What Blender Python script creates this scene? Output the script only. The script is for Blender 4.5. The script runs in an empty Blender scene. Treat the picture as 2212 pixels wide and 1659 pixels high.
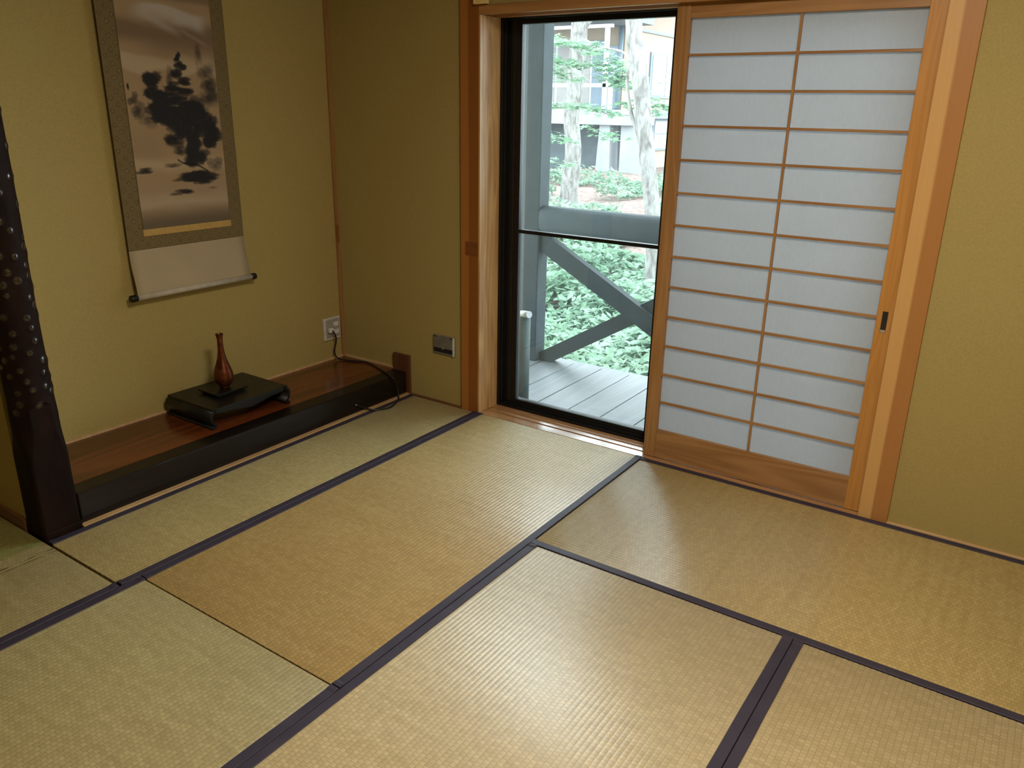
import bpy, math, random
from mathutils import Vector, Matrix
from mathutils import noise as mnoise

sc = bpy.context.scene
COL = sc.collection
R = random.Random(7)

# ------------------------------------------------------------------ helpers
class MB:
    """collects geometry, then links it as ONE mesh object"""
    def __init__(self):
        self.v = []; self.f = []; self.sm = []
    def add(self, vs, fs, smooth=False):
        n = len(self.v)
        self.v += [tuple(p) for p in vs]
        for f in fs:
            self.f.append(tuple(i + n for i in f)); self.sm.append(smooth)
        return self
    def box(self, x0, x1, y0, y1, z0, z1):
        vs = [(x0,y0,z0),(x1,y0,z0),(x1,y1,z0),(x0,y1,z0),(x0,y0,z1),(x1,y0,z1),(x1,y1,z1),(x0,y1,z1)]
        return self.add(vs, [(0,3,2,1),(4,5,6,7),(0,1,5,4),(1,2,6,5),(2,3,7,6),(3,0,4,7)])
    def bar(self, a, b, w, d, up=(0,0,1)):
        """rectangular bar from a to b: w across (in the plane of up), d deep"""
        a = Vector(a); b = Vector(b); t = (b-a).normalized()
        s = t.cross(Vector(up)).normalized(); u = s.cross(t).normalized()
        vs = []
        for p in (a, b):
            for su, ss in ((-1,-1),(1,-1),(1,1),(-1,1)):
                vs.append(p + u*(w/2*su) + s*(d/2*ss))
        return self.add(vs, [(0,1,2,3),(7,6,5,4),(0,4,5,1),(1,5,6,2),(2,6,7,3),(3,7,4,0)])
    def tube(self, pts, rad, seg=12, cap=True):
        pts = [Vector(p) for p in pts]
        if not isinstance(rad, (list, tuple)): rad = [rad]*len(pts)
        n = len(pts); vs = []; prev = None
        for i, p in enumerate(pts):
            t = (pts[min(i+1,n-1)] - pts[max(i-1,0)]).normalized()
            if prev is None:
                s = t.orthogonal().normalized()
            else:
                s = (prev - t*prev.dot(t)).normalized()
            prev = s; u = t.cross(s)
            for k in range(seg):
                a = 2*math.pi*k/seg
                vs.append(p + (s*math.cos(a) + u*math.sin(a))*rad[i])
        fs = []
        for i in range(n-1):
            for k in range(seg):
                k2 = (k+1) % seg
                fs.append((i*seg+k, i*seg+k2, (i+1)*seg+k2, (i+1)*seg+k))
        self.add(vs, fs, True)
        if cap:
            m = len(self.v) - len(vs)
            self.f.append(tuple(m+k for k in reversed(range(seg)))); self.sm.append(False)
            self.f.append(tuple(m+(n-1)*seg+k for k in range(seg))); self.sm.append(False)
        return self
    def lathe(self, prof, c, seg=48):
        """prof: list of (radius, z); axis vertical through c"""
        vs = []
        for r, z in prof:
            for k in range(seg):
                a = 2*math.pi*k/seg
                vs.append((c[0]+r*math.cos(a), c[1]+r*math.sin(a), c[2]+z))
        fs = []
        for i in range(len(prof)-1):
            for k in range(seg):
                k2 = (k+1) % seg
                fs.append((i*seg+k, i*seg+k2, (i+1)*seg+k2, (i+1)*seg+k))
        return self.add(vs, fs, True)
    def prism(self, poly, axis, a0, a1, smooth=False):
        """extrude a 2-D polygon along an axis; poly in the other two axes (cyclic order)"""
        n = len(poly)
        def P(q, a):
            if axis == 'x': return (a, q[0], q[1])
            if axis == 'y': return (q[0], a, q[1])
            return (q[0], q[1], a)
        vs = [P(q, a0) for q in poly] + [P(q, a1) for q in poly]
        fs = [(i, (i+1) % n, n+(i+1) % n, n+i) for i in range(n)]
        self.add(vs, fs, smooth)
        m = len(self.v) - 2*n
        self.f.append(tuple(m+i for i in reversed(range(n)))); self.sm.append(False)
        self.f.append(tuple(m+n+i for i in range(n))); self.sm.append(False)
        return self
    def build(self, name, mat, parent=None, bevel=0, seg=2, fixn=True):
        off = Vector((0,0,0)); q = parent
        while q is not None:
            off += q.location; q = q.parent
        me = bpy.data.meshes.new(name)
        me.from_pydata([(p[0]-off.x, p[1]-off.y, p[2]-off.z) for p in self.v], [], self.f)
        me.polygons.foreach_set('use_smooth', self.sm)
        if fixn:
            import bmesh
            bm = bmesh.new(); bm.from_mesh(me)
            bmesh.ops.recalc_face_normals(bm, faces=bm.faces)
            bm.to_mesh(me); bm.free()
        me.update()
        o = bpy.data.objects.new(name, me)
        COL.objects.link(o)
        if mat: me.materials.append(mat)
        if parent is not None: o.parent = parent
        if bevel:
            b = o.modifiers.new('bevel', 'BEVEL'); b.width = bevel; b.segments = seg
            b.limit_method = 'ANGLE'; b.angle_limit = math.radians(40)
        return o

def tag(o, label=None, cat=None, group=None, kind=None):
    if label: o['label'] = label
    if cat: o['category'] = cat
    if group: o['group'] = group
    if kind: o['kind'] = kind
    return o

def thing(name, loc, label, cat, group=None):
    o = bpy.data.objects.new(name, None); COL.objects.link(o)
    o.location = loc; o.empty_display_size = .05
    return tag(o, label, cat, group)

def struct(o, label=None, cat=None):
    return tag(o, label, cat, None, 'structure')

# ------------------------------------------------------------------ materials
def srgb(r, g, b):
    def l(c):
        c /= 255
        return c/12.92 if c <= .04045 else ((c+.055)/1.055)**2.4
    return (l(r), l(g), l(b), 1)

class NT:
    def __init__(self, name):
        self.m = bpy.data.materials.new(name); self.m.use_nodes = True
        self.t = self.m.node_tree; self.t.nodes.clear()
        self.out = self.t.nodes.new('ShaderNodeOutputMaterial')
    def n(self, typ, ins=None, **kw):
        nd = self.t.nodes.new(typ)
        for k, v in kw.items(): setattr(nd, k, v)
        for k, v in (ins or {}).items(): self.set(nd, k, v)
        return nd
    def set(self, nd, k, v):
        if hasattr(v, 'is_linked') or isinstance(v, bpy.types.NodeSocket):
            self.t.links.new(v, nd.inputs[k])
        else:
            nd.inputs[k].default_value = v
    def link(self, a, b): self.t.links.new(a, b)
    def coord(self, scale=(1,1,1), which='Object'):
        c = self.n('ShaderNodeTexCoord')
        mp = self.n('ShaderNodeMapping', {'Vector': c.outputs[which], 'Scale': scale})
        return mp.outputs[0]
    def noise(self, vec, scale, detail=3, rough=.5, dist=0):
        return self.n('ShaderNodeTexNoise', {'Vector': vec, 'Scale': scale, 'Detail': detail, 'Roughness': rough, 'Distortion': dist}).outputs['Fac']
    def ramp(self, fac, stops):
        r = self.n('ShaderNodeValToRGB', {'Fac': fac})
        el = r.color_ramp.elements
        while len(el) < len(stops): el.new(.5)
        for e, (p, c) in zip(el, stops): e.position = p; e.color = c
        return r.outputs[0]
    def mix(self, fac, a, b, mode='MIX'):
        x = self.n('ShaderNodeMix', data_type='RGBA', blend_type=mode)
        self.set(x, 0, fac); self.set(x, 6, a); self.set(x, 7, b)
        return x.outputs[2]
    def math(self, op, a, b=0.0, c=0.0):
        x = self.n('ShaderNodeMath', operation=op)
        self.set(x, 0, a); self.set(x, 1, b); self.set(x, 2, c)
        return x.outputs[0]
    def bump(self, h, strength=.3, dist=.002, normal=None):
        b = self.n('ShaderNodeBump', {'Height': h, 'Strength': strength, 'Distance': dist})
        if normal is not None: self.link(normal, b.inputs['Normal'])
        return b.outputs[0]
    def bsdf(self, color, rough=.5, spec=.5, metal=0, bump=None, coat=0, coatr=.1, **kw):
        p = self.n('ShaderNodeBsdfPrincipled')
        self.set(p, 'Base Color', color); self.set(p, 'Roughness', rough)
        self.set(p, 'Specular IOR Level', spec); self.set(p, 'Metallic', metal)
        if coat: self.set(p, 'Coat Weight', coat); self.set(p, 'Coat Roughness', coatr)
        if bump is not None: self.link(bump, p.inputs['Normal'])
        self.link(p.outputs[0], self.out.inputs[0])
        return p

def plain(name, col, rough=.5, spec=.5, metal=0, coat=0, coatr=.1, var=.12, vs=30):
    t = NT(name); v = t.coord()
    f = t.noise(v, vs, 3)
    dk = tuple(c*(1-var) for c in col[:3])+(1,); lt = tuple(min(1,c*(1+var)) for c in col[:3])+(1,)
    t.bsdf(t.ramp(f, [(.3, dk), (.7, lt)]), rough, spec, metal, None, coat, coatr)
    return t.m

def wood(name, light, dark, axis='z', fine=1.0, rough=.4, spec=.4, coat=0, coatr=.1, ring=14, mid=None):
    """grain stretched along an axis"""
    t = NT(name)
    s = {'x': (.06,1,1), 'y': (1,.06,1), 'z': (1,1,.06)}[axis]
    v = t.coord(s)
    n1 = t.noise(v, ring*fine, 2, .5, .6)
    w = t.math('FRACT', t.math('MULTIPLY', n1, 6.0))
    tri = t.math('ABSOLUTE', t.math('SUBTRACT', w, .5))
    v2 = t.coord(tuple(q*.4 if q < 1 else q for q in s))
    n2 = t.noise(v2, 220*fine, 3, .6)
    f = t.math('ADD', t.math('MULTIPLY', tri, 1.1), t.math('MULTIPLY', n2, .45))
    c = t.ramp(f, [(.15, dark), (.85, light)])
    t.bsdf(c, rough, spec, 0, t.bump(n2, .08, .001), coat, coatr)
    return t.m

def post_wood(name, ca, cb, edge, light_first, grain):
    """squared post whose sapwood and heartwood meet in a straight line along x"""
    t = NT(name)
    v = t.coord((1,1,.03))
    n2 = t.noise(v, 180, 3, .6)
    n1 = t.noise(t.coord((1,1,.05)), 30, 2, .5, .3)
    c0 = t.n('ShaderNodeTexCoord'); sp = t.n('ShaderNodeSeparateXYZ', {'Vector': c0.outputs['Object']})
    x = t.math('ADD', sp.outputs[0], t.math('MULTIPLY', t.math('SUBTRACT', n1, .5), .012))
    m = t.n('ShaderNodeMapRange', {'Value': x, 'From Min': edge-.004, 'From Max': edge+.004}).outputs[0]
    c = t.mix(m, ca, cb)
    c = t.mix(t.math('MULTIPLY', n2, .55), c, grain, 'MULTIPLY')
    t.bsdf(c, .42, .4, 0, t.bump(n2, .06, .001))
    return t.m

def wallpaper(name, col):
    t = NT(name); v = t.coord()
    n1 = t.noise(v, 900, 2, .6); n2 = t.noise(v, 160, 3, .6); n3 = t.noise(v, 2.5, 2)
    dk = tuple(c*.86 for c in col[:3])+(1,); lt = tuple(c*1.1 for c in col[:3])+(1,)
    c = t.ramp(t.math('ADD', t.math('MULTIPLY', n2, .5), t.math('MULTIPLY', n1, .5)), [(.35, dk), (.65, lt)])
    c = t.mix(t.math('MULTIPLY', n3, .12), c, (.6,.5,.3,1), 'MULTIPLY')
    t.bsdf(c, .75, .25, 0, t.bump(n1, .25, .0008))
    return t.m

def tatami(name, col, dark, along, width_origin, seed=0, stain=None, pitch=.0147):
    """woven rush: ridges come from the mesh; this adds the strand cells, tone and sheen"""
    t = NT(name)
    c0 = t.n('ShaderNodeTexCoord'); sp = t.n('ShaderNodeSeparateXYZ', {'Vector': c0.outputs['Object']})
    X, Y = sp.outputs[0], sp.outputs[1]
    al, ac = (Y, X) if along == 'y' else (X, Y)
    ac = t.math('SUBTRACT', ac, width_origin)
    vv = t.n('ShaderNodeCombineXYZ', {'X': al, 'Y': ac, 'Z': 0.0}).outputs[0]
    br = t.n('ShaderNodeTexBrick', {'Vector': vv, 'Color1': (1,1,1,1), 'Color2': (.78,.77,.74,1), 'Mortar': (.60,.54,.43,1),
             'Scale': 1.0, 'Mortar Size': .0013, 'Mortar Smooth': .9, 'Bias': 0.0, 'Brick Width': .0125, 'Row Height': pitch})
    br.offset = .5
    # rushes run across the mat: tone streaks across the width
    st = t.n('ShaderNodeCombineXYZ', {'X': t.math('MULTIPLY', al, 1.0), 'Y': t.math('MULTIPLY', ac, .05), 'Z': float(seed)}).outputs[0]
    s1 = t.noise(st, 45, 4, .65); s2 = t.noise(st, 420, 2, .6)
    s3 = t.noise(t.n('ShaderNodeCombineXYZ', {'X': al, 'Y': ac, 'Z': float(seed)*1.7}).outputs[0], 2.2, 3)
    f = t.math('ADD', t.math('MULTIPLY', s1, .5), t.math('ADD', t.math('MULTIPLY', s2, .25), t.math('MULTIPLY', s3, .25)))
    c = t.ramp(f, [(.34, dark), (.64, col)])
    c = t.mix(.8, c, br.outputs['Color'], 'MULTIPLY')
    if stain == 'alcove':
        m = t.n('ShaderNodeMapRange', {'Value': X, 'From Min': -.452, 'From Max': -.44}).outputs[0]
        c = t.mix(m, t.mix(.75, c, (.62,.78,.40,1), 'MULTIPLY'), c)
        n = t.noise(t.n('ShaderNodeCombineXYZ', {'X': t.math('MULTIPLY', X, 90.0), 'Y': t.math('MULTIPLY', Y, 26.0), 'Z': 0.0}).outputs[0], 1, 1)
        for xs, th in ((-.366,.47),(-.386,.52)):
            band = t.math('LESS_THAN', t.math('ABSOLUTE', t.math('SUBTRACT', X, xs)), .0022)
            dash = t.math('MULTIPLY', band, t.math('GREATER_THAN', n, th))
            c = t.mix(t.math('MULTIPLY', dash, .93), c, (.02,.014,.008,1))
    b = t.bump(t.math('ADD', t.math('MULTIPLY', br.outputs['Fac'], -1.0), t.math('MULTIPLY', s2, .5)), .22, .0006)
    t.bsdf(c, .42, 1.0, 0, b, .30, .24)
    return t.m

RIDGE = .0147
M = {}
M['wall'] = wallpaper('olive_wallpaper', (.385,.300,.108,1))
M['ceiling'] = wood('ceiling_board', (.42,.27,.13,1), (.28,.16,.07,1), 'y')
M['cedar'] = wood('orange_cedar', (.46,.225,.075,1), (.33,.145,.042,1), 'z')
M['cedarx'] = wood('orange_cedar_level', (.44,.225,.085,1), (.31,.145,.05,1), 'x')
M['cedary'] = wood('pale_cedar_strip', (.55,.36,.17,1), (.42,.25,.1,1), 'y')
M['pale'] = wood('pale_cypress', (.60,.42,.24,1), (.48,.30,.15,1), 'x')
M['jamb'] = wood('pale_jamb_wood', (.58,.36,.15,1), (.36,.19,.07,1), 'z', 1.4)
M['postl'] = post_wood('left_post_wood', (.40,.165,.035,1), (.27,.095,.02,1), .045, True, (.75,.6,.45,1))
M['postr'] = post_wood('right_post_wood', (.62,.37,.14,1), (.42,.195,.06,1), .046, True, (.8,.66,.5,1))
M['shoji'] = wood('shoji_cedar', (.40,.215,.085,1), (.29,.14,.05,1), 'z', 1.2)
M['shojiO'] = wood('shoji_orange_stile', (.52,.25,.065,1), (.44,.195,.045,1), 'z', 1.2)
M['shojix'] = wood('shoji_cedar_rail', (.40,.215,.085,1), (.27,.13,.05,1), 'x', .8)
M['sill'] = wood('sill_wood', (.46,.26,.12,1), (.34,.17,.07,1), 'x', 1, .2, .8, .6, .12)
M['toko'] = wood('alcove_board', (.17,.040,.010,1), (.055,.012,.0035,1), 'y', .7, .25, .45, .35, .12, 9)
M['beam'] = wood('black_lacquer_beam', (.010,.0055,.0045,1), (.005,.0032,.003,1), 'y', 1, .4, .22, .22, .1)
t = NT('dark_polished_log'); v = t.coord((1,1,.3))
n = t.noise(v, 22, 4, .6)
at_ = t.n('ShaderNodeAttribute', attribute_name='polish').outputs['Fac']
pw = t.n('ShaderNodeMapRange', {'Value': at_, 'From Min': .35, 'From Max': .8}).outputs[0]
lp = t.bsdf(t.ramp(n, [(.3,(.007,.004,.0035,1)),(.7,(.017,.008,.0055,1))]), .5, .3)
t.link(t.math('SUBTRACT', .62, t.math('MULTIPLY', pw, .56)), lp.inputs['Roughness'])
t.link(t.math('ADD', .07, t.math('MULTIPLY', pw, .93)), lp.inputs['Specular IOR Level'])
M['log'] = t.m
M['block'] = wood('brown_block', (.125,.048,.022,1), (.085,.03,.014,1), 'z', 1, .5)
M['redtrim'] = wood('reddish_trim', (.19,.075,.03,1), (.12,.045,.02,1), 'x')
M['corner'] = wood('corner_batten', (.36,.20,.075,1), (.26,.13,.045,1), 'z')
M['plug'] = plain('wood_plug', (.22,.085,.022,1), .5, .3)
M['plugp'] = plain('post_plug', (.20,.065,.014,1), .5, .3)
M['black'] = plain('black_lacquer', (.0065,.007,.0055,1), .38, .32, 0, .08, .15, .2)
M['bronze'] = plain('dark_bronze_aluminium', (.007,.007,.0075,1), .45, .35, .0)
M['bronze2'] = plain('worn_bronze_aluminium', (.03,.028,.025,1), .35, .5, .3)
M['copper'] = None
M['border'] = None
M['plastic'] = plain('ivory_plastic', (.55,.53,.50,1), .4)
M['plastic2'] = plain('grey_plastic', (.33,.30,.27,1), .45)
M['plastic3'] = plain('white_plastic', (.62,.63,.62,1), .4)
M['steel'] = plain('brushed_steel', (.28,.27,.25,1), .38, .5, .55)
M['darkslot'] = plain('dark_slot', (.012,.011,.012,1), .5)
M['cable'] = plain('black_cable', (.010,.010,.011,1), .38)
M['metalend'] = plain('bright_metal', (.8,.8,.8,1), .25, .5, .9)

t = NT('copper_bronze'); v = t.coord()
n = t.noise(v, 26, 4, .6, .5)
t.bsdf(t.ramp(n, [(.3,(.075,.022,.011,1)),(.62,(.18,.052,.021,1)),(.8,(.30,.09,.025,1))]), .30, .5, .75)
M['copper'] = t.m
t = NT('navy_border_cloth'); v = t.coord()
n = t.noise(v, 1400, 2); n2 = t.noise(v, 12, 2)
t.bsdf(t.ramp(t.math('ADD', t.math('MULTIPLY', n, .5), t.math('MULTIPLY', n2, .5)), [(.35,(.026,.021,.036,1)),(.65,(.042,.034,.055,1))]), .55, .4, 0, t.bump(n, .3, .0006))
M['border'] = t.m

# translucent shoji paper
t = NT('shoji_paper'); v = t.coord()
n = t.noise(t.coord((1,1,.35)), 120, 4, .65)
c = t.ramp(n, [(.3,(.50,.52,.54,1)),(.7,(.56,.58,.60,1))])
d = t.n('ShaderNodeBsdfDiffuse', {'Color': c}); tr = t.n('ShaderNodeBsdfTranslucent', {'Color': (.52,.54,.56,1)})
mx = t.n('ShaderNodeMixShader', {'Fac': .5}); t.link(d.outputs[0], mx.inputs[1]); t.link(tr.outputs[0], mx.inputs[2])
t.link(mx.outputs[0], t.out.inputs[0]); M['paper'] = t.m

# slightly hazy, faintly green pane
t = NT('hazy_glass')
tp = t.n('ShaderNodeBsdfTransparent', {'Color': (.90,.97,.96,1)})
tl = t.n('ShaderNodeBsdfTranslucent', {'Color': (.60,.80,.84,1)})
gl = t.n('ShaderNodeBsdfGlossy', {'Color': (1,1,1,1), 'Roughness': .02})
fr = t.n('ShaderNodeFresnel', {'IOR': 1.45})
m1 = t.n('ShaderNodeMixShader', {'Fac': .007}); t.link(tp.outputs[0], m1.inputs[1]); t.link(tl.outputs[0], m1.inputs[2])
m2 = t.n('ShaderNodeMixShader'); t.link(fr.outputs[0], m2.inputs[0]); t.link(m1.outputs[0], m2.inputs[1]); t.link(gl.outputs[0], m2.inputs[2])
t.link(m2.outputs[0], t.out.inputs[0]); M['glass'] = t.m

# outdoors
M['porch'] = plain('grey_porch_paint', (0.031,0.038,0.041,1), .75, .12, 0, 0, .1, .1, 14)
M['porchl'] = plain('pale_corner_board', (0.040,0.054,0.052,1), .6, .3)
M['deck'] = wood('weathered_deck', (0.088,0.093,0.098,1), (0.060,0.065,0.070,1), 'y', .6, .5)
M['concrete'] = plain('pale_concrete', (0.206,0.211,0.217,1), .8, .2, 0, 0, .1, .1, 3)
M['concreteD'] = plain('grey_concrete', (0.111,0.127,0.136,1), .85, .2, 0, 0, .1, .12, 3)
M['stucco'] = plain('peach_stucco', (.30,.225,.18,1), .85, .2, 0, 0, .1, .05, 2)
M['stuccoG'] = plain('tan_stucco', (0.235,0.190,0.146,1), .85, .2, 0, 0, .1, .06, 2)
M['whitep'] = plain('white_paint', (0.324,0.328,0.335,1), .5, .3, 0, 0, .1, .04)
M['curtain'] = plain('pale_curtain', (0.209,0.195,0.188,1), .9, .2, 0, 0, .1, .06, 4)
M['darkglass'] = plain('dark_house_glass', (0.067,0.090,0.118,1), .3, .5)
M['bluegrey'] = plain('blue_grey_metal', (0.112,0.146,0.174,1), .5, .4)
M['soffit'] = plain('grey_soffit', (0.179,0.202,0.213,1), .8, .2)
t = NT('pale_bark'); v = t.coord((1,1,.35))
n = t.noise(v, 14, 5, .65, .6)
t.bsdf(t.ramp(n, [(.34,(.075,.068,.062,1)),(.5,(.16,.15,.14,1)),(.7,(.23,.225,.215,1))]), .85, .2, 0, t.bump(n, .5, .02)); M['bark'] = t.m
def leafmat(name, a, b, sc_=3.0):
    t = NT(name); v = t.coord()
    n = t.noise(v, sc_, 3, .7)
    c = t.ramp(n, [(.32, a), (.68, b)])
    d = t.n('ShaderNodeBsdfDiffuse', {'Color': c}); tr = t.n('ShaderNodeBsdfTranslucent', {'Color': c})
    mx = t.n('ShaderNodeMixShader', {'Fac': .35}); t.link(d.outputs[0], mx.inputs[1]); t.link(tr.outputs[0], mx.inputs[2])
    t.link(mx.outputs[0], t.out.inputs[0]); return t.m
M['leaf'] = leafmat('maple_leaf', (.15,.26,.155,1), (.32,.46,.33,1), 2.5)
M['leafg'] = leafmat('undergrowth_leaf', (.105,.18,.115,1), (.28,.38,.29,1), 1.6)
t = NT('leaf_litter'); v = t.coord()
n = t.noise(v, 9, 6, .75); n2 = t.noise(v, .55, 3)
c = t.ramp(n, [(.3,(.07,.045,.036,1)),(.5,(.17,.12,.105,1)),(.72,(.30,.24,.215,1))])
t.bsdf(c, .9, .2, 0, t.bump(n, .8, .05)); M['litter'] = t.m

# ------------------------------------------------------------------ the setting
WX = -1.81          # rear wall of the alcove
WY = .02            # wallpaper face of the window wall
RX, RY, CZ = 1.80, -4.35, 2.45
def wallbox(name, x0, x1, y0, y1, z0, z1, mat='wall', label=None):
    return struct(MB().box(x0,x1,y0,y1,z0,z1).build(name, M[mat]), label)
b = MB()
b.box(WX-.12, -.975, WY, .16, -.06, CZ); b.box(.97, RX+.12, WY, .16, -.06, CZ); b.box(-.975, .97, WY, .16, 1.86, CZ)
struct(b.build('wall_window', M['wall']), 'olive wallpapered wall around the glass door and paper screen')
wallbox('wall_left', WX-.12, WX, RY, WY, -.06, CZ, label='olive wall behind the hanging scroll')
wallbox('wall_alcove_side', WX, -1.46, -1.832, -1.72, -.055, CZ, label='narrow olive wall left of the dark log pillar')
wallbox('wall_alcove_head', -1.44, -1.37, -1.72, WY, 2.12, CZ)
wallbox('wall_right', RX, RX+.12, RY, WY, -.06, CZ)
wallbox('wall_rear', WX-.12, RX+.12, RY-.12, RY, -.06, CZ)
struct(MB().box(WX-.12, RX+.12, RY-.12, .0, CZ, CZ+.06).build('ceiling', M['ceiling']))
struct(MB().box(WX, RX, RY, .0, -.12, -.06).build('floor', M['ceiling']))

# posts, lintel, sill
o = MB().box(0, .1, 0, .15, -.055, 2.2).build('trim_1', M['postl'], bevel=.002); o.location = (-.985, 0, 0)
struct(o, 'orange cedar doorpost left of the glass door')
struct(MB().box(-.958,-.885,-.0012,.002,.765,.828).build('trim_2', M['plugp']), 'darker square inset patch on the left doorpost')
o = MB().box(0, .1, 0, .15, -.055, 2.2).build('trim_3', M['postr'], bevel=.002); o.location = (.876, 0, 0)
struct(o, 'two-toned cedar post right of the paper screen')
struct(MB().box(-.885,-.878,.002,.15,0,1.775).build('trim_4', M['jamb']), 'pale jamb lining between left post and black frame')
b = MB(); b.box(-.885,.876,.0,.028,1.776,1.812); b.box(-.885,.876,.028,.064,1.792,1.812); b.box(-.885,.876,.064,.07,1.776,1.812)
b.box(-.885,.876,.07,.106,1.792,1.812); b.box(-.885,.876,.106,.15,1.776,1.812)
struct(b.build('trim_5', M['cedarx'], bevel=.0012), 'cedar lintel above the glass door and paper screen')
struct(MB().box(-.885,.876,.012,.15,1.814,2.0).build('trim_6', M['wall']))
struct(MB().box(-1.0,.99,-.03,.012,1.90,2.0).build('trim_7', M['cedarx'], bevel=.002))
struct(MB().box(-.898,-.832,-.022,-.001,1.814,1.90).build('trim_8', plain('lamplit_yellow_wood', (.80,.60,.24,1), .45)), 'small wooden block coloured lamp-lit yellow at the top of the left doorpost')  # the lamplight on this block is put into its yellow base colour
b = MB(); b.box(-.885,.876,.001,.15,-.05,-.003)
for y0, y1 in ((.001,.03),(.064,.072),(.106,.15)): b.box(-.885,.876,y0,y1,-.003,.0005)
struct(b.build('trim_9', M['sill'], bevel=.0008), 'cedar threshold with two sliding grooves below the glass door')
# floor strips against the walls
struct(MB().box(.976, RX, .001, WY, -.05, .002).build('trim_10', M['pale']), 'thin pale strip at the foot of the right wall')
struct(MB().box(-1.325, -.985, .001, WY, -.05, .002).build('trim_11', M['redtrim']), 'thin brown strip at the foot of the wall below the small metal outlet')
struct(MB().box(-1.346, -1.322, -1.712, .0, -.05, .006).build('trim_12', M['cedary'], bevel=.001), 'pale strip along the foot of the black alcove beam')
struct(MB().box(WX, -1.46, -1.842, -1.832, -.05, .042).build('baseboard_left', M['redtrim']), 'dark reddish baseboard left of the pillar')
struct(MB().box(WX, WX+.012, -.0, WY, .117, CZ).box(WX+.001, WX+.014, .006, WY, .117, CZ).build('trim_13', M['corner']), 'thin wooden batten in the alcove corner')
struct(MB().box(WX+.012, WX+.0155, -.001, .012, .735, .825).build('trim_14', M['plug']), 'darker wooden patch on the alcove corner batten')
struct(MB().box(WX, WX+.008, -1.72, .0, .117, .126).build('trim_15', M['pale']), 'thin pale strip between alcove board and rear wall')
struct(MB().box(WX+.012, -1.43, .010, WY, .117, .126).build('trim_16', M['pale']), 'thin pale strip between alcove board and window wall')
struct(MB().box(-1.435, -1.328, .002, WY, -.05, .205).build('trim_17', M['block'], bevel=.001), 'brown wooden block upright against the wall at the end of the black beam')

# ------------------------------------------------------------------ alcove
ap = thing('alcove_platform', (-1.6, -.85, 0), 'raised alcove floor of glossy reddish board with a black front beam', 'platform')
MB().box(WX, -1.433, -1.72, WY-.001, .085, .117).build('board', M['toko'], ap)
o = MB().box(-1.433, -1.346, -1.705, .001, -.05, .118).build('front_beam', M['beam'], ap, bevel=.006, seg=3)
o['label'] = 'black lacquered front beam'

# log pillar with bumps and a flat-cut foot
pc = (-1.404, -1.770)
pl = thing('alcove_pillar', (pc[0], pc[1], 0), 'dark polished log pillar covered in knobs at the left end of the alcove', 'pillar')
b = MB()
NS, NZ = 110, 620
zt = 2.44
RB = random.Random(11)
bumps = []
while len(bumps) < 330:
    q = (RB.uniform(.45, 2.42), RB.uniform(0, 2*math.pi), RB.uniform(.011, .017), RB.uniform(.0026, .0042))
    if all((q[0]-w[0])**2 + (((q[1]-w[1]+math.pi) % (2*math.pi)-math.pi)*.07)**2 > .03**2 for w in bumps): bumps.append(q)
bz = {}
for q in bumps: bz.setdefault(int(q[0]*20), []).append(q)
vs = []; kn = []
for i in range(NZ+1):
    z = zt*i/NZ
    near = [q for k in (-1,0,1) for q in bz.get(int(z*20)+k, [])]
    ez = max(0, min(1, (.43-z)/.16)); ez = ez*ez*(3-2*ez)
    for k in range(NS):
        a = 2*math.pi*k/NS
        ca, sa = math.cos(a), math.sin(a)
        r = .0705 + .0018*math.sin(z*3+a) + .0012*math.sin(5*a+z*7)
        p_ = 2 + 5*ez                       # round log above, squared foot below
        sq = 1/((abs(ca)**p_ + abs(sa)**p_)**(1/p_))
        r = r*(1-ez) + .0655*sq*ez
        amp = min(1, max(0, (z-.42)/.08)); kw = 0
        for (qz, qa, qs, qh) in near:
            da = (a-qa+math.pi) % (2*math.pi) - math.pi
            d2 = (z-qz)**2 + (da*.07)**2
            if d2 < (2.2*qs)**2:
                g_ = math.exp(-d2/(2*(qs*.6)**2)); r += amp*qh*g_; kw = max(kw, g_)
        r -= amp*.003
        x = pc[0] + r*ca; y = pc[1] + r*sa
        v_ = (y-pc[1])/.072
        arch = math.sqrt(max(0, 1-v_*v_))
        if z < .34+.135*arch: x = min(x, pc[0]+.0615)   # flat cut with an arched top on the room side
        vs.append((x, y, z)); kn.append(kw)
fs = [(i*NS+k, i*NS+(k+1) % NS, (i+1)*NS+(k+1) % NS, (i+1)*NS+k) for i in range(NZ) for k in range(NS)]
b.add(vs, fs, True)
o = b.build('log', M['log'], pl)
at = o.data.color_attributes.new('polish', 'FLOAT_COLOR', 'POINT')
at.data.foreach_set('color', [c for q in kn for c in (q, q, q, 1.0)])
MB().prism([(-1.474,-1.836),(-1.339,-1.836),(-1.333,-1.83),(-1.333,-1.712),(-1.339,-1.706),(-1.474,-1.706)], 'z', -.05, .022).build('foot', M['log'], pl, bevel=.003)

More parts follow.
